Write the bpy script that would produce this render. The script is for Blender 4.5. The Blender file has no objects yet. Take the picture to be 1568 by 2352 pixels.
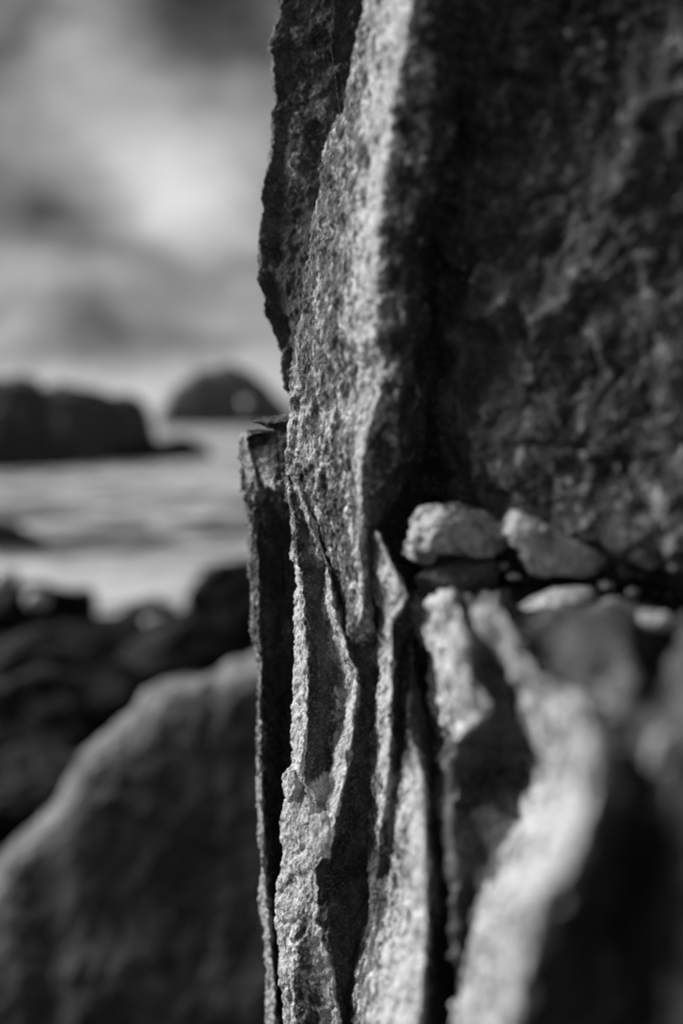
import bpy, math, random
import numpy as np
from mathutils import Vector

# ------------------------------------------------------------------ camera
sc = bpy.context.scene
EYE = 4.0                                   # metres above the sea
FOC = 35.0
PITCH = math.atan((1176 - 966) / 2352 * 36 / FOC)
cam_d = bpy.data.cameras.new('camera'); cam = bpy.data.objects.new('camera', cam_d)
sc.collection.objects.link(cam); sc.camera = cam
cam.location = (0, 0, EYE); cam.rotation_euler = (math.pi / 2 - PITCH, 0, 0)
cam_d.sensor_fit = 'VERTICAL'; cam_d.sensor_height = 36; cam_d.sensor_width = 24; cam_d.lens = FOC
cam_d.clip_start = 0.02; cam_d.clip_end = 20000
cam_d.dof.use_dof = True; cam_d.dof.focus_distance = 1.285; cam_d.dof.aperture_fstop = 1.12
cam_d.dof.aperture_blades = 0
RIGHT = np.array([1, 0, 0.]); FWD = np.array([0, math.cos(PITCH), -math.sin(PITCH)]); UP = np.array([0, math.sin(PITCH), math.cos(PITCH)])
ORG = np.array([0, 0, EYE])

def at(X, Y, d):
    """world point seen at photo position (X, Y of 1568 x 2352) at distance d in front of the camera"""
    X = np.asarray(X, float); Y = np.asarray(Y, float); d = np.asarray(d, float)
    xc = (X / 1568 - .5) * 24 / FOC * d; yc = (.5 - Y / 2352) * 36 / FOC * d
    return ORG + xc[..., None] * RIGHT + yc[..., None] * UP + d[..., None] * FWD

def direction(X, Y):
    v = at(X, Y, 1.0) - ORG
    return v / np.linalg.norm(v)

# ------------------------------------------------------------------ light
SUN = Vector((-0.78, 0.45, 0.44)).normalized()      # towards the sun: from the left, a little behind the rock
sun_d = bpy.data.lights.new('sun', 'SUN'); sun = bpy.data.objects.new('sun', sun_d)
sc.collection.objects.link(sun)
sun_d.energy = 4.8; sun_d.angle = math.radians(42.0); sun_d.color = (1, 1, 1)
sun.rotation_euler = SUN.to_track_quat('Z', 'Y').to_euler()

sc.view_settings.view_transform = 'Standard'; sc.view_settings.look = 'None'
sc.view_settings.exposure = 0.25; sc.view_settings.gamma = 1; sc.view_settings.use_curve_mapping = False
sc.cycles.max_bounces = 4; sc.cycles.diffuse_bounces = 3; sc.cycles.glossy_bounces = 2
sc.cycles.use_denoising = True

class N:
    """short hand for node trees"""
    def __init__(s, tree): s.t = tree
    def new(s, kind, **kw):
        n = s.t.nodes.new(kind)
        for k, v in kw.items():
            if k.startswith('i_'):
                key = k[2:]; key = int(key) if key.isdigit() else key.replace('_', ' ')
                if hasattr(v, 'is_linked'): s.t.links.new(v, n.inputs[key])
                else: n.inputs[key].default_value = v
            else: setattr(n, k, v)
        return n
    def math(s, op, a, b=None, c=None, clamp=False):
        n = s.t.nodes.new('ShaderNodeMath'); n.operation = op; n.use_clamp = clamp
        for i, v in enumerate((a, b, c)):
            if v is None: continue
            if hasattr(v, 'is_linked'): s.t.links.new(v, n.inputs[i])
            else: n.inputs[i].default_value = v
        return n.outputs[0]
    def noise(s, vec, scale, detail=4, rough=.55, dist=0.0):
        n = s.new('ShaderNodeTexNoise', i_Scale=scale, i_Detail=detail, i_Roughness=rough, i_Distortion=dist)
        s.t.links.new(vec, n.inputs['Vector']); return n.outputs['Fac']
    def ramp(s, fac, stops, interp='LINEAR'):
        n = s.t.nodes.new('ShaderNodeValToRGB'); s.t.links.new(fac, n.inputs[0])
        cr = n.color_ramp; cr.interpolation = interp
        while len(cr.elements) > 1: cr.elements.remove(cr.elements[-1])
        cr.elements[0].position = stops[0][0]; v = stops[0][1]; cr.elements[0].color = (v, v, v, 1)
        for p, v in stops[1:]:
            e = cr.elements.new(p); e.color = (v, v, v, 1)
        return n.outputs[0]

# ------------------------------------------------------------------ cloudy sky (black and white, as the photograph)
w = bpy.data.worlds.new('World'); sc.world = w; w.use_nodes = True
w.node_tree.nodes.clear(); K = N(w.node_tree)
tc = K.new('ShaderNodeTexCoord').outputs['Generated']
warp = K.new('ShaderNodeTexNoise', i_Scale=8.0, i_Detail=5.0, i_Roughness=.55); K.t.links.new(tc, warp.inputs['Vector'])
off = K.new('ShaderNodeVectorMath', operation='MULTIPLY_ADD'); K.t.links.new(warp.outputs['Color'], off.inputs[0])
off.inputs[1].default_value = (.10, .10, .10); off.inputs[2].default_value = (-.05, -.05, -.05)
wv = K.new('ShaderNodeVectorMath', operation='ADD'); K.t.links.new(tc, wv.inputs[0]); K.t.links.new(off.outputs[0], wv.inputs[1])
total = None
# cloud masses: photo position, radii across and up (in degrees), brightness added
CLOUDS = [(435, 480, 2.1, 2.5, .24), (375, 380, 1.6, 2.6, .09), (300, 290, 2.0, 4.5, .10), (190, 80, 2.6, 3.0, .09), (450, 290, 3, 2.2, .07), (570, 470, 2.4, 4, .07), (240, 360, 2.5, 3, .05),
          (20, 20, 4, 4, -.06), (470, 20, 3.8, 2.6, -.13), (90, 470, 3.6, 2.0, -.08), (40, 640, 3.6, 1.2, .13), (60, 200, 3, 2, .03), (230, 700, 6, 1.1, -.02), (400, 775, 5.5, .8, -.06), (120, 820, 3, .6, -.05), (10, 780, 2.2, .9, .10),
          (470, 610, 3, 1.2, -.05), (480, 900, 14, 1.5, .20), (640, 780, 3, 2.5, .08), (-40, 900, 6, 1.2, .06)]
for X, Y, rx, ry, amp in CLOUDS:
    dv = direction(X, Y)
    sb = K.new('ShaderNodeVectorMath', operation='SUBTRACT'); K.t.links.new(wv.outputs[0], sb.inputs[0]); sb.inputs[1].default_value = tuple(dv)
    ml = K.new('ShaderNodeVectorMath', operation='MULTIPLY'); K.t.links.new(sb.outputs[0], ml.inputs[0])
    ml.inputs[1].default_value = (1 / math.radians(rx), 1 / math.radians(max(rx, ry) * 2.5), 1 / math.radians(ry))
    dt = K.new('ShaderNodeVectorMath', operation='DOT_PRODUCT'); K.t.links.new(ml.outputs[0], dt.inputs[0]); K.t.links.new(ml.outputs[0], dt.inputs[1])
    amp *= 1.35
    g = K.math('EXPONENT', K.math('MULTIPLY', dt.outputs['Value'], -.8))
    total = K.math('MULTIPLY', g, amp) if total is None else K.math('MULTIPLY_ADD', g, amp, total)
# the sky texture gives the broad fall-off, turned to grey under the cloud sheet
sky = K.new('ShaderNodeTexSky'); sky.sky_type = 'NISHITA'; sky.sun_disc = False
sky.sun_elevation = math.asin(SUN.z); sky.sun_rotation = math.atan2(SUN.x, SUN.y)
bw = K.new('ShaderNodeRGBToBW'); K.t.links.new(sky.outputs[0], bw.inputs[0])
base = K.math('MULTIPLY_ADD', K.math('MINIMUM', bw.outputs[0], 6.0), .004, .180)
lay = K.new('ShaderNodeMapping'); K.t.links.new(wv.outputs[0], lay.inputs[0]); lay.inputs['Scale'].default_value = (1, 1, 2.2); lay.inputs['Rotation'].default_value = (0, math.radians(-12), 0)
n2 = K.noise(lay.outputs[0], 8.0, 6, .55)
base = K.math('MULTIPLY_ADD', K.math('SUBTRACT', n2, .5), .50, base)
# sky dimmed behind the camera to lower ambient on the rock, full over sea
sx = K.new('ShaderNodeSeparateXYZ'); K.t.links.new(tc, sx.inputs[0])
inland = K.ramp(K.math('MULTIPLY_ADD', sx.outputs['Y'], .5, .5), [(0.0, .75), (.45, .8), (.80, 1.0)])
v = K.math('MAXIMUM', K.math('MULTIPLY', K.math('ADD', base, total), inland), .03)
bg = K.new('ShaderNodeBackground'); K.t.links.new(v, bg.inputs[0]); bg.inputs[1].default_value = 1.0
out = K.new('ShaderNodeOutputWorld'); K.t.links.new(bg.outputs[0], out.inputs[0])

# ------------------------------------------------------------------ numeric noise
rng = np.random.default_rng(7)
PERM = rng.permutation(512).astype(np.int64)
GR = rng.normal(size=(512, 3)); GR /= np.linalg.norm(GR, axis=1)[:, None]
def _h(i, j, k): return PERM[(PERM[(PERM[i & 511] + j) & 511] + k) & 511]
def perlin(p):
    f0 = np.floor(p); fr = p - f0; i = f0.astype(np.int64)
    u = fr * fr * fr * (fr * (fr * 6 - 15) + 10); r = 0
    for a in (0, 1):
        for b in (0, 1):
            for c in (0, 1):
                g = GR[_h(i[:, 0] + a, i[:, 1] + b, i[:, 2] + c)]
                dd = (g * (fr - np.array([a, b, c]))).sum(1)
                wgt = (u[:, 0] if a else 1 - u[:, 0]) * (u[:, 1] if b else 1 - u[:, 1]) * (u[:, 2] if c else 1 - u[:, 2])
                r = r + dd * wgt
    return r * 1.6
def cell(p):
    """distance to the nearest of scattered points, for chipped facets: returns f1, f2 and an id value"""
    i = np.floor(p).astype(np.int64); f1 = np.full(len(p), 9.); f2 = np.full(len(p), 9.); idv = np.zeros(len(p))
    for a in (-1, 0, 1):
        for b in (-1, 0, 1):
            for c in (-1, 0, 1):
                q = i + np.array([a, b, c]); h = _h(q[:, 0], q[:, 1], q[:, 2])
                pt = q + .5 + .45 * GR[h]; dd = np.linalg.norm(p - pt, axis=1)
                near = dd < f1; f2 = np.where(near, f1, np.minimum(f2, dd)); idv = np.where(near, h / 512., idv); f1 = np.where(near, dd, f1)
    return f1, f2, idv

# ------------------------------------------------------------------ mesh helpers
def link(name, verts, quads, mat, pale=None, parent=None, smooth=True):
    me = bpy.data.meshes.new(name); nv, nf = len(verts), len(quads); k = quads.shape[1]
    me.vertices.add(nv); me.vertices.foreach_set('co', np.asarray(verts, np.float32).ravel())
    me.loops.add(nf * k); me.loops.foreach_set('vertex_index', quads.astype(np.int32).ravel())
    me.polygons.add(nf); me.polygons.foreach_set('loop_start', np.arange(0, nf * k, k, dtype=np.int32))
    me.update(calc_edges=True)
    me.polygons.foreach_set('use_smooth', np.full(nf, smooth, dtype=bool))
    if pale is not None:
        a = me.attributes.new('tone_and_light', 'FLOAT', 'POINT'); a.data.foreach_set('value', np.asarray(pale, np.float32))
    me.materials.append(mat); me.validate()
    o = bpy.data.objects.new(name, me); sc.collection.objects.link(o)
    if parent: o.parent = parent
    return o
def tag(o, label=None, cat=None, group=None, kind=None):
    if label: o['label'] = label
    if cat: o['category'] = cat
    if group: o['group'] = group
    if kind: o['kind'] = kind
    return o
def grid_quads(r, c):
    i = np.arange(r - 1)[:, None] * c + np.arange(c - 1)[None, :]
    return np.stack([i, i + 1, i + 1 + c, i + c], -1).reshape(-1, 4)
def grid_normals(P):
    du = np.gradient(P, axis=1); dv = np.gradient(P, axis=0); n = np.cross(dv, du)
    return n / (np.linalg.norm(n, axis=2)[..., None] + 1e-12)
def blur(A, it):
    for _ in range(it):
        B = np.pad(A, ((1, 1), (1, 1)) + ((0, 0),) * (A.ndim - 2), mode='edge')
        A = (B[1:-1, :-2] + B[1:-1, 2:] + 2 * B[1:-1, 1:-1] + B[:-2, 1:-1] + B[2:, 1:-1]) / 6
    return A

def relief(P, Nn, layers, seed=0):
    """displace points P along Nn: layers = (kind, size, amplitude)"""
    sh = P.shape; p = P.reshape(-1, 3); n = Nn.reshape(-1, 3); d = np.zeros(len(p)); s0 = np.array([13.7, 5.1, 9.3]) * (seed + 1)
    wr = np.stack([perlin(p / .05 + s0 + k * 7.7) for k in range(3)], 1) if layers and layers[0][0] == 'warp' else 0
    wa = layers[0][1] if not np.isscalar(wr) else 0
    for kind, size, amp in layers:
        if kind == 'warp': continue
        q = (p + wr * wa) / size + s0
        if kind == 'n': d += amp * perlin(q)
        elif kind == 'r': d += amp * (.5 - 2 * np.abs(perlin(q)))
        elif kind == 'b': d += amp * (2 * np.abs(perlin(q)) - .5)
        elif kind == 'c':
            f1, f2, idv = cell(q); d += amp * ((idv - .5) * 2 * np.clip((f2 - f1) * 5, 0, 1))
        elif kind == 'k':
            f1, f2, idv = cell(q); d -= amp * np.exp(-((f2 - f1) / .045) ** 2)
        elif kind == 'p':
            f1, f2, idv = cell(q); d -= amp * np.clip(1 - f1 * 2.2, 0, 1)
        elif kind == 'g':
            f1, f2, idv = cell(q); d += amp * (.55 - f1) * (.5 + idv)
    return (p + n * d[:, None]).reshape(sh)

def curve_eval(c, t):
    a = np.array(c, float); return np.stack([np.interp(t, a[:, 0], a[:, k]) for k in range(1, a.shape[1])], -1)

def loft(name, curves, rows, step, layers, mat, seed=0, soften=2, jitter=0.0, parent=None, cap=True, horizontal=False, coarse=None, bands=False):
    """surface through a row of edge curves. Each curve: list of (Y, X, d, mineral). rows: values of Y to sample.
       step: spacing in metres across the curves (list per strip or number). Closed round the back by the first and last curves."""
    rows = np.asarray(rows, float)
    ev = [curve_eval(c, rows) for c in curves]                         # each R x 3 (X, d, mineral)
    pts = [np.concatenate([(at(rows, e[:, 0], e[:, 1]) if horizontal else at(e[:, 0], rows, e[:, 1])), e[:, 2:3]], 1) for e in ev]
    if jitter:
        for k, p in enumerate(pts):
            if 0 < k < len(pts) - 1:
                z = p[:, 2] if not horizontal else p[:, 0]
                for sz, am in ((.09, 1.), (.03, .5), (.011, .28)):
                    q = np.stack([z / sz + k * 3.3 + seed, np.full_like(z, k * 1.7 + seed), np.zeros_like(z)], 1)
                    p[:, 0] += jitter * am * perlin(q); 
                    if horizontal: p[:, 2] += jitter * am * perlin(q + 5.5)
    cols = []; wgt = []
    for k in range(len(pts) - 1):
        L = np.linalg.norm(pts[k + 1][:, :3] - pts[k][:, :3], axis=1)
        st = step[k] if isinstance(step, (list, tuple)) else step
        m = int(np.clip(np.ceil(np.percentile(L, 80) / st), 2, 400))
        for j in range(m):
            f = j / m; c_ = pts[k] * (1 - f) + pts[k + 1] * f
            if bands:                                                # painted light keeps to its own strip
                a_, b_ = pts[k][:, 3], pts[k + 1][:, 3]; t_ = np.where(b_ > a_, f, 1 - f)
                c_[:, 3] = np.minimum(a_, b_) + np.abs(b_ - a_) * t_ ** 2.4
            cols.append(c_); wgt.append(k + f)
    cols.append(pts[-1])
    G = np.stack(cols, 1)
    G = np.concatenate([blur(G[..., :3], soften), blur(G[..., 3:], 1)], 2)
    Nn = grid_normals(blur(G[..., :3], 3))
    # orient outwards: towards the camera where the surface is seen
    V = ORG - G[..., :3]; 
    if ((Nn * V).sum(2)).mean() < 0: Nn = -Nn
    P = relief(G[..., :3], Nn, layers, seed)
    if coarse:
        lo, hi, lay = coarse; wc = np.clip((np.array(wgt + [len(pts) - 1]) - lo) / (hi - lo), 0, 1)[None, :, None]
        P = P + wc * (relief(G[..., :3], Nn, lay, seed + 3) - G[..., :3])
    R, C = P.shape[:2]
    q = grid_quads(R, C)
    verts = P.reshape(-1, 3); pale = G[..., 3].reshape(-1)
    if cap:
        extra = []; qq = [q]
        # close ends with a fan drawn to the row's middle, a few centimetres in
        for r, sgn in ((0, 1), (R - 1, -1)):
            mid = P[r].mean(0); idx = len(verts) + len(extra)
            ring = np.arange(C) + r * C
            extra.append(mid)
            a = ring[:-1]; b = ring[1:]; c0 = np.full(len(a), idx)
            tri = np.stack([a, b, c0, c0], 1) if sgn > 0 else np.stack([b, a, c0, c0], 1)
            caps = tri
            qq.append(caps)
        # and the back, between last and first curve
        a = np.arange(R - 1) * C; b = a + C - 1
        qq.append(np.stack([b, a, a + C, b + C], 1))
        verts = np.concatenate([verts, np.array(extra)]); pale = np.concatenate([pale, np.zeros(len(extra))])
        me_q = qq
        return link_mixed(name, verts, me_q, mat, pale, parent)
    return link(name, verts, q, mat, pale, parent)

def link_mixed(name, verts, parts, mat, pale, parent):
    quads = [q for q in parts if not (q[:, 2] == q[:, 3]).all()]; tris = [q[:, :3] for q in parts if (q[:, 2] == q[:, 3]).all()]
    Q = np.concatenate(quads); T = np.concatenate(tris) if tris else np.zeros((0, 3), int)
    me = bpy.data.meshes.new(name); me.vertices.add(len(verts)); me.vertices.foreach_set('co', np.asarray(verts, np.float32).ravel())
    li = np.concatenate([Q.ravel(), T.ravel()]).astype(np.int32); me.loops.add(len(li)); me.loops.foreach_set('vertex_index', li)
    ls = np.concatenate([np.arange(len(Q)) * 4, len(Q) * 4 + np.arange(len(T)) * 3]).astype(np.int32)
    me.polygons.add(len(ls)); me.polygons.foreach_set('loop_start', ls); me.update(calc_edges=True)
    me.polygons.foreach_set('use_smooth', np.full(len(ls), True, dtype=bool))
    a = me.attributes.new('tone_and_light', 'FLOAT', 'POINT'); a.data.foreach_set('value', np.asarray(pale, np.float32))
    me.materials.append(mat); me.validate()
    o = bpy.data.objects.new(name, me); sc.collection.objects.link(o)
    if parent: o.parent = parent
    return o

_ico = {}
def ico(sub):
    if sub not in _ico:
        import bmesh
        bm = bmesh.new(); bmesh.ops.create_icosphere(bm, subdivisions=sub, radius=1)
        v = np.array([x.co[:] for x in bm.verts]); f = np.array([[y.index for y in x.verts] for x in bm.faces]); bm.free(); _ico[sub] = (v, f)
    return _ico[sub]
def boulder(name, loc, size, mat, seed, sub=5, cuts=10, rot=0.0, tone_and_light=0.0, rough=.05, grain=True, planes=()):
    """an angular stone: a ball cut by random planes, then weathered"""
    v, f = ico(sub); v = v.copy(); r = np.random.default_rng(seed)
    for _ in range(cuts):
        n = r.normal(size=3); n /= np.linalg.norm(n); h = r.uniform(.45, .85)
        dd = v @ n; v = v - np.outer(np.clip(dd - h, 0, None), n) * .93
    for n, h in planes:
        n = np.array(n, float); n /= np.linalg.norm(n); dd = v @ n; v = v - np.outer(np.clip(dd - h, 0, None), n) * .95
    nn = v / np.linalg.norm(v, axis=1)[:, None]
    dsp = rough * 1.6 * perlin(v * 1.7 + seed) + rough * (1 - 2 * np.abs(perlin(v * 4.1 + seed))) * .6 + rough * .35 * perlin(v * 11 + seed)
    if grain: dsp = dsp + rough * .2 * perlin(v * 27 + seed) 
    v = (v + nn * dsp[:, None]) * np.array(size)
    c, s = math.cos(rot), math.sin(rot); v = v @ np.array([[c, s, 0], [-s, c, 0], [0, 0, 1]])
    o = link(name, v, f, mat, np.full(len(v), tone_and_light)); o.location = loc
    return o

# ------------------------------------------------------------------ rock materials
def rock(name, dark, light, pale, size=1.0, bump=.004, speck=.5, rough=.85, spec=.25, crystal=.22):
    """dark .. light: range of the plain stone; pale: colour of the pale tone and painted light where 'tone_and_light' is high; below zero, painted shade. size scales the grain."""
    m = bpy.data.materials.new(name); m.use_nodes = True; m.node_tree.nodes.clear(); K = N(m.node_tree)
    co0 = K.new('ShaderNodeTexCoord').outputs['Object']
    mpg = K.new('ShaderNodeMapping'); K.t.links.new(co0, mpg.inputs[0]); mpg.inputs['Rotation'].default_value = (0, math.radians(24), 0); mpg.inputs['Scale'].default_value = (1, 1, .6)
    co = mpg.outputs[0]
    att = K.new('ShaderNodeAttribute', attribute_name='tone_and_light').outputs['Fac']  # own stone tone, plus light and shade painted on the facets
    big = K.noise(co, 9 / size, 4, .6, .6); mid = K.noise(co, 55 / size, 5, .65, .4); fine = K.noise(co, 260 / size, 4, .6)
    vor = K.new('ShaderNodeTexVoronoi', feature='F1', i_Scale=230 / size); K.t.links.new(co, vor.inputs['Vector'])
    vd = K.ramp(vor.outputs['Distance'], [(.0, 0), (.25, .25), (.65, 1)])
    t = K.math('MULTIPLY_ADD', big, .38, K.math('MULTIPLY_ADD', mid, .27, K.math('MULTIPLY', K.noise(co, 26 / size, 4, .6, .8), .35)))
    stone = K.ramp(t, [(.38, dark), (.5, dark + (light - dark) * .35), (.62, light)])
    lit = K.ramp(K.math('ADD', att, 1.0), [(.0, .22), (.35, .45), (1.0, 1.0)])  # below zero, shade is painted into unlit facets and gaps
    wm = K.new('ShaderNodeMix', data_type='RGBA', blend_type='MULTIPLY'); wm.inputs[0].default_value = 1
    K.t.links.new(stone, wm.inputs[6]); K.t.links.new(lit, wm.inputs[7]); stone = wm.outputs[2]
    cr = K.ramp(K.noise(co0, 300 / size, 2, .5), [(.53, 0), (.68, crystal)])        # pale crystals set in the stone
    cm = K.new('ShaderNodeMix', data_type='RGBA'); K.t.links.new(cr, cm.inputs[0]); K.t.links.new(stone, cm.inputs[6]); cm.inputs[7].default_value = (pale * .75,) * 3 + (1,)
    stone = cm.outputs[2]
    # pale tone with painted light breaks up in patches at its edge
    blot = K.noise(co, 48 / size, 3, .6, .5)
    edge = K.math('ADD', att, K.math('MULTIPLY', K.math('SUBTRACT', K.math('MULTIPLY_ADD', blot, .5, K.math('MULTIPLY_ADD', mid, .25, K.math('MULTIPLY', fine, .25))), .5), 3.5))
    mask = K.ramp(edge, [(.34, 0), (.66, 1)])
    tone = K.ramp(K.math('MULTIPLY_ADD', fine, .5, K.math('MULTIPLY', mid, .5)), [(.36, pale * .22), (.47, pale * .7), (.58, pale), (.72, min(.85, pale * 1.25))])
    mx = K.new('ShaderNodeMix', data_type='RGBA'); K.t.links.new(mask, mx.inputs[0]); K.t.links.new(stone, mx.inputs[6]); K.t.links.new(tone, mx.inputs[7])
    # small light and dark crystals
    sp = K.ramp(K.noise(co, 420 / size, 2, .5), [(.30, 1 - speck), (.5, 1), (.72, 1 + speck)])
    mu = K.new('ShaderNodeMix', data_type='RGBA', blend_type='MULTIPLY'); mu.inputs[0].default_value = 1
    K.t.links.new(mx.outputs[2], mu.inputs[6]); K.t.links.new(sp, mu.inputs[7])
    h = K.math('MULTIPLY_ADD', fine, .8, K.math('MULTIPLY_ADD', vd, .6, K.math('MULTIPLY', mid, 1.8)))
    bp = K.new('ShaderNodeBump', i_Distance=bump, i_Strength=1.0); K.t.links.new(h, bp.inputs['Height'])
    b = K.new('ShaderNodeBsdfPrincipled', i_Roughness=rough); b.inputs['Specular IOR Level'].default_value = spec
    K.t.links.new(mu.outputs[2], b.inputs['Base Color']); K.t.links.new(bp.outputs[0], b.inputs['Normal'])
    o = K.new('ShaderNodeOutputMaterial'); K.t.links.new(b.outputs[0], o.inputs[0])
    return m
M_WALL = rock('basalt_with_painted_light', .018, .17, .62, bump=.0022, speck=.35)  # pale tone paints light on the sun-facing strips
M_SLAB = rock('dark_basalt', .02, .16, .5, bump=.003)
M_STONE = rock('pale_stone', .10, .32, .64, bump=.002, speck=.3)
M_BOULD = rock('weathered_boulder_rock', .03, .17, .30, size=8, bump=.02, speck=.3)
M_SHORE = rock('wet_shore_rock', .005, .014, .10, size=14, bump=.03, speck=.3, rough=.8, spec=.1)
M_STACK = rock('sea_cliff_rock', .02, .06, .25, size=300, bump=.5, speck=.3)
M_DOME = rock('hazed_island_rock', .07, .16, .3, size=600, bump=.5, speck=.3)  # distance haze put into the rock colour

# ------------------------------------------------------------------ the rock in front of the camera
VIS = list(np.arange(-170, 2520, 4.2))
ROWS = [-2200, -1700, -1300, -1000, -750, -520, -360, -250] + VIS + [2600, 2750, 3000, 3300, 3700, 4200]
FINE = [('warp', .012, 0), ('n', .11, .010), ('r', .045, .0036), ('c', .022, .0022), ('b', .011, .0026), ('g', .0052, .0014)]

# main wall: light painted on the left flank, dark face turned to the camera
S = [(-2200, 900), (-300, 860), (0, 838), (38, 834), (80, 820), (108, 808), (147, 812), (196, 805), (259, 792), (287, 778), (308, 759), (343, 750), (385, 733), (441, 724), (507, 712),
     (560, 705), (637, 693), (693, 687), (752, 684), (815, 677), (872, 668), (928, 659), (998, 654), (1050, 655), (1096, 659), (1138, 664), (1200, 690), (1300, 722), (1500, 770), (4200, 800)]
def dS(Y): return float(np.interp(Y, [-2200, 0, 300, 600, 900, 1100, 1500, 4200], [1.1, 1.13, 1.20, 1.25, 1.285, 1.29, 1.30, 1.32]))
def P3(pairs, d, m):
    """(Y, X) pairs + depth profile + tone_and_light profile -> (Y, X, d, tone_and_light)"""
    f = lambda g, Y: g if np.isscalar(g) else float(np.interp(Y, [a for a, _ in g], [b for _, b in g]))
    return [(Y, X, f(d, Y), f(m, Y)) for Y, X in pairs]
def sink(curves):
    ys = [-2200, -1000, 0] + list(range(40, 1480, 20)) + [1480, 1620, 4200]
    return [[(y, *(curve_eval(c, [y])[0] + np.array([0, np.interp(y, [1480, 1620] if i < 5 else [1440, 1580] if i < 7 else [1330, 1500], [0, .28]), 0]))) for y in ys] for i, c in enumerate(curves)]
def nearer(curves, first, k):
    return [cv if i < first else [(a, b, c if c > 1 or b > 4000 else 1 - (1 - c) * k, m_) for a, b, c, m_ in cv] for i, cv in enumerate(curves)]
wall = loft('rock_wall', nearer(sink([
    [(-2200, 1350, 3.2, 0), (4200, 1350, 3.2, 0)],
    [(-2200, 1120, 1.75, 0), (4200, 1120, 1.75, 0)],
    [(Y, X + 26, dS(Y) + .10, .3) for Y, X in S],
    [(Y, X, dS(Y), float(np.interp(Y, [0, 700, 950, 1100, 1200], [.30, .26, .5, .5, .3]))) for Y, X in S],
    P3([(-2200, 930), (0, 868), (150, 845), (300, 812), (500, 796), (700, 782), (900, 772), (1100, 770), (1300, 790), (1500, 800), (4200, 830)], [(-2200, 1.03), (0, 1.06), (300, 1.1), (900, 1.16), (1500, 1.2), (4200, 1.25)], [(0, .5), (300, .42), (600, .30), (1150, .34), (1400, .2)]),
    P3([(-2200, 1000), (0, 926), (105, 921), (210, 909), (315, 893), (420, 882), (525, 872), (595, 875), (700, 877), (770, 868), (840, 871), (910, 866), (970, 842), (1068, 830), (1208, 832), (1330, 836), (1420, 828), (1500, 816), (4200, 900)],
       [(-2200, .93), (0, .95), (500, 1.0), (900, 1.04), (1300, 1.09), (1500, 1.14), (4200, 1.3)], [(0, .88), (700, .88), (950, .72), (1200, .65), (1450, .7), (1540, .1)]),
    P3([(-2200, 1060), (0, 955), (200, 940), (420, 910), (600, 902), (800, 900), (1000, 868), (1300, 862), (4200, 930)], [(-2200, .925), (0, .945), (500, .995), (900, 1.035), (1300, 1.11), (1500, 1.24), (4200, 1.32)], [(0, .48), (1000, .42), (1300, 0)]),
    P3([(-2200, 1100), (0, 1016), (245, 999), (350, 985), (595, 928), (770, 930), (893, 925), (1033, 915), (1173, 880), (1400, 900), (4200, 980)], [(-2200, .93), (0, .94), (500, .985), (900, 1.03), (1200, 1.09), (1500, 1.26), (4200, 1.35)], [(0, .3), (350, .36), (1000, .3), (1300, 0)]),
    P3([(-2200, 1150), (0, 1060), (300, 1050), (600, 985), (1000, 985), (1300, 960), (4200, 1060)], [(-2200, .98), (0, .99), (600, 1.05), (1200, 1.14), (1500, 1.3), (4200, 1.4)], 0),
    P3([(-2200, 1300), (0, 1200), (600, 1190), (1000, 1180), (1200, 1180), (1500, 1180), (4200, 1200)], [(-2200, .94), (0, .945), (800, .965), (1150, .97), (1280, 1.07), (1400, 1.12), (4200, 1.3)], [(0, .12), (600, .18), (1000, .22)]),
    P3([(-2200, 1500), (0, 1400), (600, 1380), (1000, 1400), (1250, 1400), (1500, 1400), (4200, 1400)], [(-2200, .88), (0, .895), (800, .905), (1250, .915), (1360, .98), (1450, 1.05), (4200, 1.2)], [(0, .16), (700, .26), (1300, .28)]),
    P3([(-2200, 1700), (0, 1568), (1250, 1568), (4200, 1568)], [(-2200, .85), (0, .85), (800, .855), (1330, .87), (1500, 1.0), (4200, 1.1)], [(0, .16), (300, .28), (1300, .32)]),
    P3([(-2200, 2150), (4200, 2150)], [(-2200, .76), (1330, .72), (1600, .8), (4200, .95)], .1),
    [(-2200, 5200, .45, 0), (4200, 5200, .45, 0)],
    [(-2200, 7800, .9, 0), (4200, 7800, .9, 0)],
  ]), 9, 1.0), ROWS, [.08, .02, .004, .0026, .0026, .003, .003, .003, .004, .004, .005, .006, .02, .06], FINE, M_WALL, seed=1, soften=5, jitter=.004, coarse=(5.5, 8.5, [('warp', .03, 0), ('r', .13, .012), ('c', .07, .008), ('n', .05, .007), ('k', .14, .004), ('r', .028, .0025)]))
tag(wall, 'tall rock wall with a pale lit flank and a dark face filling the upper right', 'rock wall')

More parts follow.
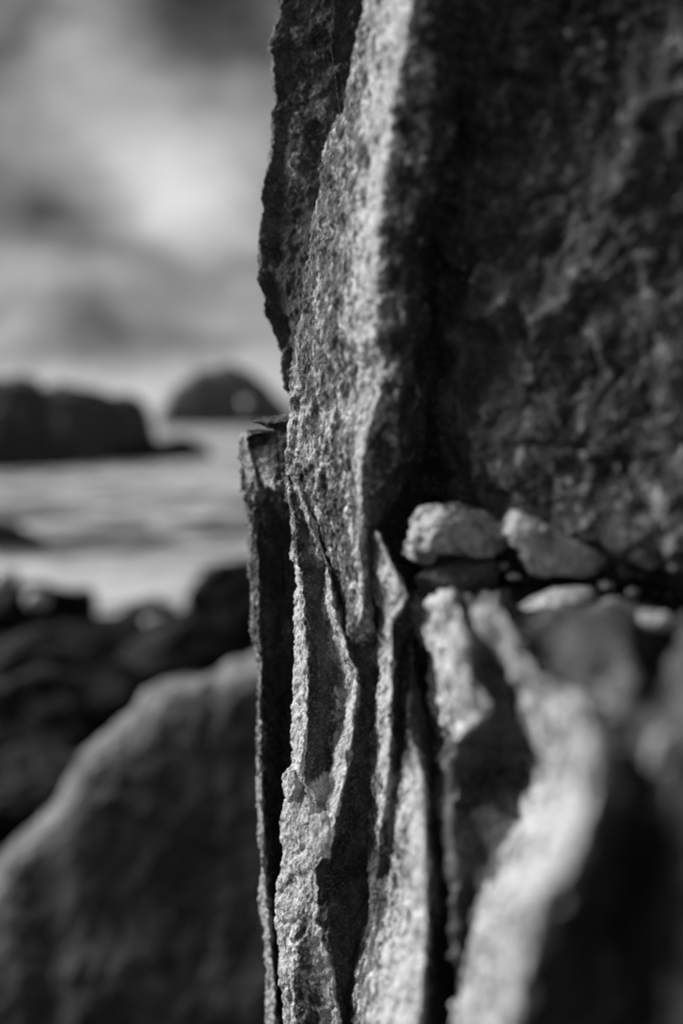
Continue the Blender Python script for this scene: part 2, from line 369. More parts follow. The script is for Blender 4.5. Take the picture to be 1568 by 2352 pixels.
# dark slab behind the wall, top
SL = [(-900, 640), (-200, 625), (0, 633), (21, 641), (60, 628), (98, 619), (140, 626), (192, 630), (298, 630), (364, 616), (410, 605), (434, 594), (472, 598), (560, 600), (600, 594), (640, 588), (686, 602), (724, 603), (763, 624), (816, 642), (851, 645), (917, 661), (965, 690)]
rows2 = [-900, -600, -400, -250] + list(np.arange(-170, 966, 4.2))
slab = loft('rock_slab', [
    [(-900, 1000, 2.1, 0), (965, 900, 1.9, 0)],
    [(Y, X + 30, 1.62, .1) for Y, X in SL],
    [(Y, X + 5, 1.49, .1) for Y, X in SL],
    [(Y, X, 1.44, .1) for Y, X in SL],
    P3([(Y, X + 40) for Y, X in SL], 1.437, [(0, .1), (500, .2), (900, .12)]),
    P3([(-900, 700), (0, 715), (300, 700), (450, 680), (700, 660), (965, 720)], [(-900, 1.42), (300, 1.425), (965, 1.41)], [(0, .2), (300, .42), (600, .3), (700, .05), (965, .05)]),
    P3([(-900, 780), (0, 770), (300, 755), (500, 720), (700, 700), (965, 740)], [(-900, 1.40), (300, 1.41), (965, 1.395)], [(0, .1), (150, .3), (350, .4), (600, .0), (965, 0)]),
    P3([(-900, 950), (0, 900), (400, 850), (965, 800)], 1.42, 0),
    [(-900, 1100, 1.7, 0), (965, 950, 1.7, 0)],
  ], rows2, [.05, .012, .004, .003, .0026, .0026, .0026, .004, .04], FINE[:3] + [('c', .03, .004)] + FINE[4:], M_SLAB, seed=4, soften=1, jitter=.004)
tag(slab, 'dark jagged rock slab standing against the sky, behind the pale wall flank', 'rock slab')

# small shard poking out to the left
shard = loft('rock_shard', [
    [(575, 968, 1.50, 0), (700, 985, 1.50, 0)],
    [(575, 966, 1.47, 0), (600, 961, 1.46, 0), (640, 955, 1.45, 0), (700, 935, 1.44, 0)],
    [(575, 968, 1.43, 0), (600, 969, 1.40, 0), (620, 972, 1.38, 0), (700, 962, 1.38, 0)],
    [(575, 969, 1.44, 0), (600, 974, 1.41, 0), (625, 984, 1.39, 0), (660, 990, 1.38, 0), (700, 1003, 1.38, 0)],
    [(575, 969, 1.46, 0), (600, 974, 1.46, 0), (700, 1006, 1.50, 0)],
  ], np.arange(575, 701, 3.0), .003, [('warp', .01, 0), ('r', .03, .003), ('b', .01, .002)], M_SLAB, seed=6, soften=1, jitter=.0, horizontal=True)
tag(shard, 'thin black pointed rock shard jutting over the gap above the lower slab', 'rock shard')

# lower slab behind the spine
LL = [(996, 562), (1005, 554), (1040, 551), (1103, 556), (1162, 565), (1225, 567), (1278, 575), (1320, 573), (1418, 582), (1488, 591), (1628, 593), (1774, 591), (1949, 593), (2089, 605), (2229, 612), (2352, 616), (2600, 625), (4200, 640)]
rows3 = [992, 994] + list(np.arange(996, 2520, 4.2)) + [2600, 2750, 3000, 3300, 3700, 4200]
low = loft('lower_rock_slab', [
    [(992, 800, 2.3, 0), (4200, 800, 2.3, 0)],
    P3([(992, 600)] + [(Y, X + 25) for Y, X in LL], [(992, 1.62), (1040, 1.75), (4200, 1.8)], .2),
    P3([(992, 575)] + LL, [(992, 1.52), (1040, 1.50), (4200, 1.52)], [(1000, .5), (1100, .45), (1250, .2), (1550, .3), (1650, .55), (2100, .75), (2352, .85)]),
    P3([(992, 590), (1005, 566), (1045, 572), (1080, 583), (1110, 590), (1225, 590), (1400, 596), (1640, 601), (1949, 604), (2089, 617), (2229, 629), (2352, 634), (4200, 660)],
       [(992, 1.49), (1110, 1.46), (4200, 1.45)], [(1000, .6), (1110, .6), (1200, .1), (1550, .3), (1700, .45), (2200, .75)]),
    P3([(992, 594), (1005, 572), (1045, 580), (1080, 592), (1118, 600), (1225, 600), (1640, 612), (1949, 615), (2089, 622), (2352, 640), (4200, 670)],
       [(992, 1.50), (1110, 1.46), (1140, 1.49), (4200, 1.48)], [(1000, .2), (1090, .5), (1118, .7), (1150, .2), (2000, .15)]),
    P3([(992, 640), (1080, 635), (1108, 635), (1118, 635), (1140, 630), (1225, 640), (1640, 640), (1949, 632), (2089, 632), (4200, 690)],
       [(992, 1.52), (1080, 1.41), (1118, 1.395), (1150, 1.50), (4200, 1.56)], [(992, 0), (1080, .05), (1112, .75), (1135, .6), (1170, 0)]),
    P3([(992, 720), (1118, 690), (1225, 700), (4200, 760)], [(992, 1.5), (1118, 1.38), (1150, 1.45), (4200, 1.45)], [(1080, .1), (1120, .7), (1150, .5), (1200, 0)]),
    [(992, 860, 1.8, 0), (4200, 860, 1.8, 0)],
  ], rows3, [.05, .006, .0026, .0026, .0026, .0026, .003, .04], [('warp', .010, 0), ('n', .08, .006), ('r', .03, .003), ('c', .016, .0025), ('b', .009, .0028), ('g', .005, .0018)], M_SLAB, seed=9, soften=1, jitter=.003)
tag(low, 'rough black lower slab with a pale left rim, behind the sharp central ridge', 'rock slab')

# fractured column under the wall: light painted on risers, shade on the gaps
rows4 = [1090, 1094] + list(np.arange(1098, 2520, 4.2)) + [2600, 2750, 3000, 3300, 3700, 4200]
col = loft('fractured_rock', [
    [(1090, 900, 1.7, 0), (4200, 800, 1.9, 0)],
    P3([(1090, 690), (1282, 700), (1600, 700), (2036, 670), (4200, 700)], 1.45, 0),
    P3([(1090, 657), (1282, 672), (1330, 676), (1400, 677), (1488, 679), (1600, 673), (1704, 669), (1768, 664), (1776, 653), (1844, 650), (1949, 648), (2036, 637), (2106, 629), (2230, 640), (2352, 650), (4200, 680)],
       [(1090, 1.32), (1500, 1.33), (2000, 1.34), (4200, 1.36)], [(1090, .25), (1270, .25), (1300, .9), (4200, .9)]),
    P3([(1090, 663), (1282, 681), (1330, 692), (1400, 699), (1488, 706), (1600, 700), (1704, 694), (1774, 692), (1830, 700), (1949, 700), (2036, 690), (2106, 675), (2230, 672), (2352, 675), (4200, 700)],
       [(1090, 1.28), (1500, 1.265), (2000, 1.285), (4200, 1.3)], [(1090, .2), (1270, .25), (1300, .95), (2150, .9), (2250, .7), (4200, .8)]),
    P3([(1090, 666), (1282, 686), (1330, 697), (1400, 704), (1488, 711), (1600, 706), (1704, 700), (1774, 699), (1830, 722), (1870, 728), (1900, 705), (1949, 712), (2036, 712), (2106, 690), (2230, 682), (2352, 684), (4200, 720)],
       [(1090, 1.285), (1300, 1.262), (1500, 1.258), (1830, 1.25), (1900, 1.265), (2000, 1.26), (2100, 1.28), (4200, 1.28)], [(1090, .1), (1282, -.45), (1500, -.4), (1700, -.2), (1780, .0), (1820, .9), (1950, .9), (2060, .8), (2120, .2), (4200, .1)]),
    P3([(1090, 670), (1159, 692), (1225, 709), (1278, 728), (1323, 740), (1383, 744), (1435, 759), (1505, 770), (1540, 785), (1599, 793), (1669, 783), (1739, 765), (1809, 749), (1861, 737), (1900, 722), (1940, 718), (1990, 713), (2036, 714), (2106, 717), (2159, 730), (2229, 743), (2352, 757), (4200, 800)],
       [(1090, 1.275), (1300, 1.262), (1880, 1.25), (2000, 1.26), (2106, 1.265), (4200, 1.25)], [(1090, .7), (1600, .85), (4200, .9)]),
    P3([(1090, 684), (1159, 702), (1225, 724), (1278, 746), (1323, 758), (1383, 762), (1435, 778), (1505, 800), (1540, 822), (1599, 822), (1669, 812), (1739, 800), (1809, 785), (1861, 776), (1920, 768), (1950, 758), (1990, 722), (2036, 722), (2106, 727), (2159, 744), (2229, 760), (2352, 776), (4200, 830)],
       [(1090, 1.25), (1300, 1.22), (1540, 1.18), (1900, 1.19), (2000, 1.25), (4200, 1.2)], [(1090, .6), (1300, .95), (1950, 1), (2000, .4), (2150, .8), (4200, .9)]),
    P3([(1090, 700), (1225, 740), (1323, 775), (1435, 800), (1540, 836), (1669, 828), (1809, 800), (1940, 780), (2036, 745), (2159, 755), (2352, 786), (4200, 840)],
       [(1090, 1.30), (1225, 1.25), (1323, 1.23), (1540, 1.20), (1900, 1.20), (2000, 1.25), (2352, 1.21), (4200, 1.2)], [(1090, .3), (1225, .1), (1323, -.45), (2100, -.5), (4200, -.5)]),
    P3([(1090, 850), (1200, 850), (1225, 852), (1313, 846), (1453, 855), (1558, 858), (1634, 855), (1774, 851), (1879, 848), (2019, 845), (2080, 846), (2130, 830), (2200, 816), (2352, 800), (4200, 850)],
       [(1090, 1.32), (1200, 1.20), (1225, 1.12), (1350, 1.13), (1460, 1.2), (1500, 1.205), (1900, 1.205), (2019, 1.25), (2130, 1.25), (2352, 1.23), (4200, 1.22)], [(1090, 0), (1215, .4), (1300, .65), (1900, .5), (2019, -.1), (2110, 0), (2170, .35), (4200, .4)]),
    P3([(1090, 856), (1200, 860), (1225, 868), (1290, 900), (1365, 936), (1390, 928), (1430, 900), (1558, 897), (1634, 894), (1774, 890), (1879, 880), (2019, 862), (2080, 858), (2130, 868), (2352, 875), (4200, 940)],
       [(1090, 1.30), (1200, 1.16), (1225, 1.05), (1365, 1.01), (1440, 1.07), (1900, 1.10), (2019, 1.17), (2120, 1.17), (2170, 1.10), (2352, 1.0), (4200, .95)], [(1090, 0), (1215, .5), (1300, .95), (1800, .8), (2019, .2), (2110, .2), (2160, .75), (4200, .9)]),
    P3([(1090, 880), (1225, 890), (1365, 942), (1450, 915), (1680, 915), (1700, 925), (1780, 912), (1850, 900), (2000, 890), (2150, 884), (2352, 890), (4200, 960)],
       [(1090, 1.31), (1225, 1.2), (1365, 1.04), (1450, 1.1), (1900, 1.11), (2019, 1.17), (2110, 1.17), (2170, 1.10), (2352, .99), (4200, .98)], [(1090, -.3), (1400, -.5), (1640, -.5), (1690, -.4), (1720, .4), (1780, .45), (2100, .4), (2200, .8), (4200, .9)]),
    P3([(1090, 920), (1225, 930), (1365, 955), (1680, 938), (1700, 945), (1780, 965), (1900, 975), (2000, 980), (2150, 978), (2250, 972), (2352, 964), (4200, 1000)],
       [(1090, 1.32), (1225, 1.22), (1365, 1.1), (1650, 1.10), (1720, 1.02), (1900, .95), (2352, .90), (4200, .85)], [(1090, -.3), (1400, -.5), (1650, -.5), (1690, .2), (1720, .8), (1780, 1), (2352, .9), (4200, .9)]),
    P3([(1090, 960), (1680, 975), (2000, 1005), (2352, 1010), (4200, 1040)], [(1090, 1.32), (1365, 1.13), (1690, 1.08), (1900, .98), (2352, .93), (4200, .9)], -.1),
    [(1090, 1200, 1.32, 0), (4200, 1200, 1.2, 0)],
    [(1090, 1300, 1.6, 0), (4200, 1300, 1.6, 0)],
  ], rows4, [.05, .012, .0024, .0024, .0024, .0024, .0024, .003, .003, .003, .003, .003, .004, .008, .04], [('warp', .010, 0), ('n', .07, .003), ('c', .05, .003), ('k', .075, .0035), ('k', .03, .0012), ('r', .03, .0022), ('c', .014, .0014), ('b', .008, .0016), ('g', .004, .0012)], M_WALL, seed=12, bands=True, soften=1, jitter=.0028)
tag(col, 'stepped cracked rock with sharp pale ridges running down the middle of the picture', 'fractured rock')

def knob(X, Y, d, w_, h_, seed, label, tilt=0.0):
    ww = w_ / 1568 * 24 / FOC * d / 2; hh = h_ / 2352 * 36 / FOC * d / 2
    o = boulder('knob', tuple(at(X, Y, d)), (ww, (ww + hh) * .5, hh), M_STONE, seed, sub=6, cuts=3, tone_and_light=1.6, rough=.12, planes=[((-.78, -.6, .35), .25), ((-.3, -.5, .8), .45)])
    o.rotation_euler = (0, tilt, 0); o.parent = col; o['label'] = label
knob(738, 1918, 1.165, 70, 98, 5, 'bright rounded knob', -.3)
knob(673, 1808, 1.285, 44, 76, 2, 'pale lip above the widening of the ridge', 0)
knob(708, 1856, 1.235, 44, 66, 13, 'pale fold beside the lip', 0)

# rock low on the right, nearest the camera: painted light bands and shaded hollows
rows5 = [1345, 1352, 1360, 1368] + list(np.arange(1376, 2560, 6)) + [2620, 2750, 3000, 3300, 3700, 4200]
def closer(curves, k):
    return [[(a, b, c if c > 1 or b > 4000 else 1 - (1 - c) * k, m_) for a, b, c, m_ in cv] for cv in curves]
near = loft('banded_rock', closer([
    [(1345, 1100, 1.5, 0), (4200, 1100, 1.5, 0)],
    P3([(1345, 920), (1368, 870), (1410, 905), (1440, 920), (1560, 940), (1700, 975), (1800, 950), (1900, 945), (2100, 985), (2352, 1015), (4200, 1060)], [(1345, 1.26), (1368, 1.115), (1700, 1.08), (2352, .965), (4200, .9)], -.1),
    P3([(1345, 960), (1368, 935), (1385, 938), (1410, 958), (1440, 970), (1560, 990), (1660, 1015), (1700, 1030), (1800, 1000), (1900, 990), (2100, 1030), (2352, 1060), (4200, 1100)],
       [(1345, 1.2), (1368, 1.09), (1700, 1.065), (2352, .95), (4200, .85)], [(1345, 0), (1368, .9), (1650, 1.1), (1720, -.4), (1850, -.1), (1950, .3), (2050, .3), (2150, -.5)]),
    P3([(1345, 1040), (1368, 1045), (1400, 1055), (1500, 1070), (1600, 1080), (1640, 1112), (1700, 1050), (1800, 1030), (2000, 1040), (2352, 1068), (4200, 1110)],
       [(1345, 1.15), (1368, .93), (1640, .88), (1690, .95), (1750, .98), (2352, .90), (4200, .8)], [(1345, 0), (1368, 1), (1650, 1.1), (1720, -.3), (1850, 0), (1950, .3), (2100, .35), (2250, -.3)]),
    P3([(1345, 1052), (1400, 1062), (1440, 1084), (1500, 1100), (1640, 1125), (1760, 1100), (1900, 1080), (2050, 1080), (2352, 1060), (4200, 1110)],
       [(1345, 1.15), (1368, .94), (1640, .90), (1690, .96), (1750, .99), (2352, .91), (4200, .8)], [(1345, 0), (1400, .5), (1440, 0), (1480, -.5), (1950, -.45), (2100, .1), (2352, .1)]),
    P3([(1345, 1080), (1390, 1075), (1430, 1110), (1480, 1145), (1560, 1172), (1680, 1208), (1760, 1225), (1850, 1210), (1930, 1172), (2030, 1128), (2130, 1085), (2352, 1052), (4200, 1120)],
       [(1345, 1.1), (1380, .92), (1640, .905), (1750, .97), (2000, .93), (2352, .90), (4200, .8)], [(1345, 0), (1390, .5), (1480, .65), (1800, .6), (4200, .6)]),
    P3([(1345, 1130), (1390, 1135), (1430, 1160), (1480, 1184), (1570, 1232), (1585, 1290), (1640, 1345), (1720, 1372), (1800, 1362), (1880, 1342), (1990, 1312), (2130, 1240), (2250, 1205), (2352, 1182), (4200, 1200)],
       [(1345, 1.1), (1380, .86), (1570, .80), (1720, .70), (2000, .69), (2352, .72), (4200, .72)], [(1345, 0), (1390, .55), (1570, .7), (1720, .5), (1800, .55), (1880, .85), (2000, .7), (2352, .55)]),
    P3([(1345, 1200), (1430, 1195), (1570, 1290), (1720, 1410), (1880, 1390), (2100, 1310), (2352, 1270), (4200, 1280)],
       [(1345, 1.1), (1430, .87), (1570, .81), (1720, .71), (2000, .71), (2352, .74), (4200, .75)], [(1345, -.3), (1500, 0), (1720, .25), (1850, .2), (1950, 0), (2352, 0)]),
    P3([(1345, 1450), (1450, 1450), (1700, 1450), (1880, 1480), (2352, 1490), (4200, 1500)],
       [(1345, 1.05), (1410, .80), (1700, .755), (1880, .745), (2352, .75), (4200, .7)], [(1345, -.3), (1500, 0), (1750, .35), (1850, .2), (1950, 0), (2352, 0)]),
    P3([(1345, 1525), (1700, 1510), (1880, 1535), (2352, 1545), (4200, 1550)], [(1345, 1.03), (1410, .765), (1700, .715), (2352, .705), (4200, .66)], [(1345, -.3), (1550, .05), (1720, .45), (1900, .35), (2352, .35)]),
    P3([(1345, 1640), (1500, 1640), (4200, 1640)], [(1345, 1.0), (1410, .715), (1700, .68), (2352, .655), (4200, .6)], [(1345, -.5), (1550, -.1), (1720, .6), (2352, .75)]),
    [(1345, 2300, .9, 0), (1420, 2300, .68, .3), (4200, 2300, .62, .4)],
    [(1345, 5500, .9, 0), (4200, 5500, .7, 0)],
  ], 1.62), rows5, [.06, .02, .005, .004, .004, .004, .004, .004, .005, .005, .006, .02, .08], [('warp', .010, 0), ('n', .05, .009), ('c', .045, .004), ('k', .08, .004), ('r', .03, .005), ('c', .018, .002), ('b', .010, .0018)], M_WALL, seed=17, bands=True, soften=6, jitter=.005)
tag(near, 'near rock at the lower right with broad curved pale lit bands and dark hollows', 'banded rock')

# stones wedged in the crack between wall and lower rock
def stone(name, X, Y, d, wv_, hv, thick, seed, label, tone_and_light=.6, tilt=0.0, planes=()):
    ww = wv_ / 1568 * 24 / FOC * d / 2; hh = hv / 2352 * 36 / FOC * d / 2
    o = boulder(name, tuple(at(X, Y, d)), (ww * 1.12, thick, hh * 1.12), M_STONE, seed, sub=6, cuts=9, tone_and_light=tone_and_light, rough=.10, planes=planes)
    o.rotation_euler = (0, tilt, 0)
    tag(o, label, 'stone', 'stones wedged in the crack'); return o
stone('wedged_stone', 1058, 1222, 1.04, 195, 150, .05, 3, 'larger rounded pale stone in the crack, left of the triangular one', .8, -.05, [((0, 0, -1), .6)])
stone('wedged_stone', 1272, 1250, .97, 235, 185, .045, 8, 'triangular pale stone in the crack, pointing down to the right', .9, 0, [((.55, 0, .83), .22), ((-.2, 0, -1), .72), ((-1, 0, .1), .78)])
stone('wedged_stone', 970, 1265, 1.04, 75, 70, .03, 14, 'small pale stone touching the left of the larger rounded stone', .6, -.3)
stone('wedged_stone', 1270, 1378, .92, 175, 40, .035, 21, 'thin pale flake lying just under the triangular stone', .85, -.16)
stone('wedged_stone', 1500, 1428, .80, 90, 42, .02, 25, 'bright small flat chip near the right end of the crack', 1.0, .05)
stone('wedged_stone', 1412, 1388, .86, 80, 38, .02, 31, 'dull small chip between the thin flake and the bright chip', .2, .1)
o = boulder('layered_stone', tuple(at(1070, 1332, 1.06)), (.057, .05, .026), M_STONE, 41, sub=6, cuts=8, rough=.10, tone_and_light=.0)
tag(o, 'dark flat stone layer lying under the two big pale stones', 'stone')

GRIT = ['tiny chip between the rounded stone and the triangular stone', 'flat chip just under the left corner of the triangular stone', 'tiny chip on the dark flat layer near its left end', 'chip under the right tip of the triangular stone', 'chip at the right end of the thin flake, nearest the wall',
        'flat chip below the right half of the thin flake', 'flat chip lying on the edge above the dark hollow', 'chip at the far left end of the crack, under the smallest pale stone']
for i, (X, Y, d, w_, h_), lab in zip(range(8), [(1158, 1300, .99, 26, 20), (1180, 1325, .98, 34, 18), (1010, 1345, 1.05, 30, 20), (1395, 1345, .93, 40, 26), (1452, 1362, .9, 34, 22), (1330, 1402, .9, 30, 14), (1120, 1362, 1.0, 40, 14), (960, 1330, 1.06, 26, 26)], GRIT):
    ww = w_ / 1568 * 24 / FOC * d / 2; hh = h_ / 2352 * 36 / FOC * d / 2
    o = boulder('grit_chip', tuple(at(X, Y, d)), (ww, ww, hh), M_STONE, 90 + i, sub=3, cuts=6, tone_and_light=.2 + .1 * (i % 4), rough=.08)
    tag(o, lab, 'stone chip', 'grit chips packed in the crack')

# spider thread with drops, hanging before the dark slab
def thread(pts, label, n_drops, seed):
    P = np.array([at(X, Y, d) for X, Y, d in pts]); V = []; Q = []
    m = 40; t = np.linspace(0, len(P) - 1, m); C = np.stack([np.interp(t, np.arange(len(P)), P[:, k]) for k in range(3)], 1)
    for i, c in enumerate(C):
        for a in range(5): V.append(c + 7e-5 * np.array([math.cos(a * 1.2566), math.sin(a * 1.2566), 0]))
    for i in range(m - 1):
        for a in range(5): Q.append([i * 5 + a, i * 5 + (a + 1) % 5, (i + 1) * 5 + (a + 1) % 5, (i + 1) * 5 + a])
    mt = bpy.data.materials.get('spider_silk')
    if not mt:
        mt = bpy.data.materials.new('spider_silk'); mt.use_nodes = True; b = mt.node_tree.nodes['Principled BSDF']; b.inputs['Base Color'].default_value = (.8, .8, .8, 1); b.inputs['Roughness'].default_value = .3
    V = np.array(V); Q = np.array(Q); r = np.random.default_rng(seed)
    v0, f0 = ico(1); VV = [V]; FF = [np.concatenate([Q[:, [0, 1, 2]], Q[:, [0, 2, 3]]])]; k = len(V)
    for i in range(n_drops):
        c = C[int(r.integers(2, m - 2))] + r.normal(size=3) * np.array([0, 0, .004]); VV.append(v0 * r.uniform(.0002, .0004) + c); FF.append(f0 + k); k += len(v0)
    o = link('spider_thread', np.concatenate(VV), np.concatenate(FF), mt); tag(o, label, 'spider thread', 'spider threads on the dark slab'); return o
thread([(884, -60, 1.27), (879, 100, 1.28), (872, 160, 1.285), (800, 210, 1.29)][:3] , 'longer beaded spider thread at the top, beside the pale flank', 22, 1)
thread([(760, 110, 1.33), (772, 200, 1.32), (782, 270, 1.30)], 'shorter slanting spider thread lower on the dark slab', 8, 2)

# ------------------------------------------------------------------ big boulder, lower left: lit rim and shaded face painted
BO = [(-900, 2500), (-300, 2250), (-60, 2050), (0, 1994), (36, 1949), (90, 1909), (135, 1863), (157, 1805), (171, 1747), (202, 1715), (252, 1661), (306, 1607), (342, 1566), (405, 1548), (468, 1555), (497, 1545), (508, 1515), (540, 1500), (600, 1490), (700, 1480), (900, 1520), (1100, 1650)]
big = loft('large_boulder', [
    [(X, Y + 900, 6.4, 0) for X, Y in BO],
    [(X, Y + 130, 5.6, .2) for X, Y in BO],
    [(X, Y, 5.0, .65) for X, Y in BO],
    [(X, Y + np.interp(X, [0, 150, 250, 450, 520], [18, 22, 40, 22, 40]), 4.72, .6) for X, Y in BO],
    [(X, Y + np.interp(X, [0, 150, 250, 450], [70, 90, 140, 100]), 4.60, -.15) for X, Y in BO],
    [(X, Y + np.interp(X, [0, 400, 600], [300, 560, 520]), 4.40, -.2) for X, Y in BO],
    [(X, max(Y + 600, 2300), 4.22, .1) for X, Y in BO],
    [(X, max(Y + 700, 2700) + 500, 4.1, 0) for X, Y in BO],
    [(X, max(Y + 700, 2700) + 1500, 4.0, 0) for X, Y in BO],
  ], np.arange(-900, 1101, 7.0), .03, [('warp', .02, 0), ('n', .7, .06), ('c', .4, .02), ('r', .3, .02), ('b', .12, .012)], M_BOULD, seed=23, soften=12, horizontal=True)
tag(big, 'large grey boulder with a light curved top edge at the lower left', 'boulder')

# ------------------------------------------------------------------ shore: rock bed and loose boulders
def ground_z(x, y):
    z = 1.35 - .062 * np.clip(y - 1, -20, 40)
    z = z + .35 * np.clip((x + 0) / 6, 0, 2)
    return z
gx = np.linspace(-40, 30, 240); gy = np.concatenate([np.linspace(-14, 34, 240)])
GX, GY = np.meshgrid(gx, gy); p = np.stack([GX.ravel(), GY.ravel(), np.zeros(GX.size)], 1)
Z = ground_z(GX, GY) + .35 * perlin(p / 2.3).reshape(GX.shape) + .25 * (.5 - 2 * np.abs(perlin(p / 1.1 + 4))).reshape(GX.shape) + .07 * perlin(p / .35).reshape(GX.shape)
Z -= np.clip(GY - 19, 0, None) * .25 
g = link('ground', np.stack([GX, GY, Z], -1).reshape(-1, 3), grid_quads(*GX.shape), M_SHORE, np.zeros(GX.size)); tag(g, kind='structure')
def on_ray(X, Y, d): return at(X, Y, d)
SHORE = [  # X, Ytop, d, half sizes, seed, label
    (60, 1372, 17, (1.3, 1.0, .8), 51, 'dark boulder at the far left end of the shoreline, under the low reef'),
    (150, 1362, 18, (.9, .8, .6), 52, 'small dark boulder at the water edge, second from the left'),
    (290, 1405, 16.5, (1.0, .9, .6), 53, 'low dark boulder where the foam reaches deepest into the shore'),
    (370, 1385, 16.5, (.8, .7, .6), 54, 'dark boulder with a peaked top at the middle of the water edge'),
    (455, 1400, 15.5, (1.0, .8, .6), 55, 'flat dark boulder at the water edge, left of the sloping one'),
    (590, 1310, 15, (1.15, 1.0, 1.0), 56, 'dark sloping boulder rising beside the black slab at the water edge'),
    (225, 1440, 14, (.9, .9, .6), 57, 'dark boulder just behind the shoreline, below the foam notch'),
    (90, 1430, 13, (1.0, .9, .6), 58, 'dark boulder inland of the leftmost shoreline boulder'),
    (420, 1450, 12, (.9, .8, .5), 59, 'dark boulder behind the pale boulder top, near the middle'),
    (60, 1560, 9.0, (.8, .7, .5), 60, 'black boulder near the left edge, halfway down to the pale boulder'),
    (230, 1540, 9.5, (.7, .7, .45), 61, 'black boulder above the left slope of the pale boulder'),
    (40, 1720, 7.0, (.55, .6, .4), 62, 'black boulder beside the lower left slope of the pale boulder'),
]
for X, Y, d, sz, sd, lab in SHORE:
    c = at(X, Y, d) - np.array([0, 0, sz[2] * .82]); 
    o = boulder('shore_boulder', tuple(c), sz, M_SHORE, sd, sub=5, cuts=9, rot=sd * 1.3, rough=.12)
    tag(o, lab, 'boulder', 'dark boulders along the shore')
def pebble(X, Y, d, r, lab, mat):
    o = boulder('wet_cobble', tuple(at(X, Y, d)), (r, r, r * .8), mat, int(X), sub=3, cuts=6, tone_and_light=1.0); tag(o, lab, 'cobble', 'bright wet cobbles'); return o
M_COB = rock('bright_cobble', .5, .7, .75, size=10, bump=.003, speck=.1, rough=.4)
pebble(90, 1376, 12.5, .17, 'brightest pale cobble on the dark shore at the left', M_COB)
pebble(351, 1426, 12.0, .115, 'dimmer pale cobble on the shore in the middle of the background', M_COB)
pebble(20, 1330, 15, .2, 'pale cobble at the left picture edge by the foam', M_COB)

# ------------------------------------------------------------------ sea
ang = np.radians(np.linspace(-62, 62, 420)); rr = np.concatenate([np.geomspace(9, 400, 420), np.geomspace(420, 12000, 40)])
A, R_ = np.meshgrid(ang, rr); SX = np.sin(A) * R_; SY = np.cos(A) * R_
p = np.stack([SX.ravel(), SY.ravel(), np.zeros(SX.size)], 1)
amp = np.clip(120 / R_, 0, 1).ravel()
hz = (.22 * perlin(p * np.array([1 / 7., 1 / 3.2, 1])) + .12 * (.5 - 2 * np.abs(perlin(p * np.array([1 / 3.1, 1 / 1.7, 1]) + 3))) + .05 * perlin(p / .8)) * amp
m = bpy.data.materials.new('foamy_sea'); m.use_nodes = True; m.node_tree.nodes.clear(); K = N(m.node_tree)
co = K.new('ShaderNodeTexCoord').outputs['Object']
mp = K.new('ShaderNodeMapping'); K.t.links.new(co, mp.inputs[0]); mp.inputs['Scale'].default_value = (.15, .22, .1)
f1 = K.noise(mp.outputs[0], 1.0, 3, .5, .8)
mp2 = K.new('ShaderNodeMapping'); K.t.links.new(co, mp2.inputs[0]); mp2.inputs['Scale'].default_value = (.3, .6, .3)
f2 = K.noise(mp2.outputs[0], 1.0, 5, .6, 1.2)
sxy = K.new('ShaderNodeSeparateXYZ'); K.t.links.new(co, sxy.inputs[0])
shore = K.ramp(K.math('MULTIPLY', sxy.outputs['Y'], 1 / 200.), [(.085, .11), (.12, .04), (.15, .01), (.22, .0), (.32, .06), (.62, .10), (.9, .04)])
ff = K.math('ADD', K.math('MULTIPLY_ADD', f1, .55, K.math('MULTIPLY', f2, .45)), shore)
colr = K.ramp(ff, [(.42, .035), (.48, .09), (.53, .30), (.59, .62)])
b = K.new('ShaderNodeBsdfPrincipled', i_Roughness=.45); K.t.links.new(colr, b.inputs['Base Color'])
bp = K.new('ShaderNodeBump', i_Distance=.3, i_Strength=.5); K.t.links.new(f2, bp.inputs['Height']); K.t.links.new(bp.outputs[0], b.inputs['Normal'])
o = K.new('ShaderNodeOutputMaterial'); K.t.links.new(b.outputs[0], o.inputs[0])
sea = link('sea', np.stack([SX.ravel(), SY.ravel(), hz], 1), grid_quads(*SX.shape), m); tag(sea, kind='structure')

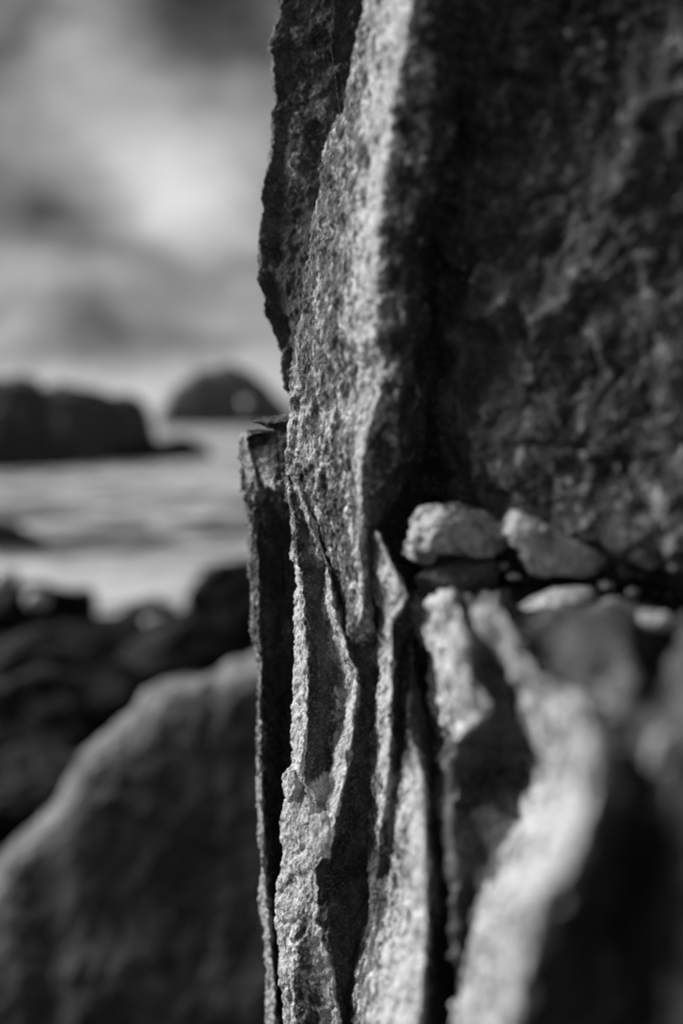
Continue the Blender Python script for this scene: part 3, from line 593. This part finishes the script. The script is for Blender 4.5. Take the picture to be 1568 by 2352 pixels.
# ------------------------------------------------------------------ sea stacks and reefs
def stack_rock(name, outline, d0, depth, mat, seed, label, cat, base, rough):
    """a rock standing in the sea: outline = (X, Y) of its skyline, base = (X, Y) of its waterline; depth in metres front to back"""
    Xs = np.array([x for x, _ in outline], float)
    dn = lambda X: 4.0 / (((np.interp(X, [a for a, _ in base], [b_ for _, b_ in base]) - 966) / 2352) * 36 / FOC) if d0 is None else d0
    def row(fy, dd):
        out_ = []
        for X, Y in outline:
            D = dn(X); yb = np.interp(X, [a for a, _ in base], [b_ for _, b_ in base]) + 6
            out_.append((X, yb + (Y - yb) * fy, D + dd * depth, .1 + .1 * fy))
        return out_
    o = loft(name, [row(-.15, 0), row(.0, .0), row(.35, .06), row(.7, .16), row(.93, .30), row(1, .45), row(1.0, .6), row(.6, .9), row(-.1, 1.0)], np.linspace(Xs[0], Xs[-1], 160), depth * .04,
             [('warp', .3 * rough, 0), ('n', rough * 5, rough * .8), ('r', rough * 2, rough * .5), ('b', rough * .8, rough * .25)], mat, seed=seed, soften=2, horizontal=True)
    tag(o, label, cat); return o
stack_rock('sea_stack', [(364, 985), (372, 958), (380, 930), (388, 906), (408, 886), (430, 872), (446, 856), (470, 852), (498, 842), (531, 836), (552, 844), (575, 850), (594, 872), (616, 886), (634, 912), (652, 930), (668, 955), (684, 985)],
           800, 60, M_DOME, 71, 'domed sea stack on the horizon, right of the headland', 'sea stack', [(360, 976), (690, 976)], 2.5)
stack_rock('headland', [(-420, 840), (-200, 850), (-100, 862), (0, 870), (60, 866), (82, 872), (100, 892), (150, 886), (190, 896), (240, 900), (262, 912), (300, 910), (326, 924), (340, 950), (350, 985), (358, 1030)],
           None, 34, M_STACK, 72, 'dark flat topped headland across the water at the left', 'headland', [(-420, 1088), (0, 1082), (180, 1072), (360, 1056)], .8)
stack_rock('reef', [(240, 1030), (330, 1020), (390, 1008), (430, 1006), (465, 1022), (495, 1055)],
           None, 8, M_SHORE, 73, 'low black reef running out from the foot of the headland', 'reef', [(240, 1066), (476, 1052)], .4)
stack_rock('reef', [(-160, 1205), (-60, 1190), (0, 1198), (50, 1208), (95, 1232), (130, 1268)],
           None, 4, M_SHORE, 74, 'small black reef in the foam at the left edge', 'reef', [(-160, 1266), (100, 1266)], .25)
# pale patch of guano on the dome
o = boulder('pale_outcrop', tuple(at(565, 926, 790)), (5, 9, 5), M_COB, 77, sub=4, cuts=6, tone_and_light=.8); tag(o, 'pale outcrop on the flank of the domed sea stack', 'outcrop')
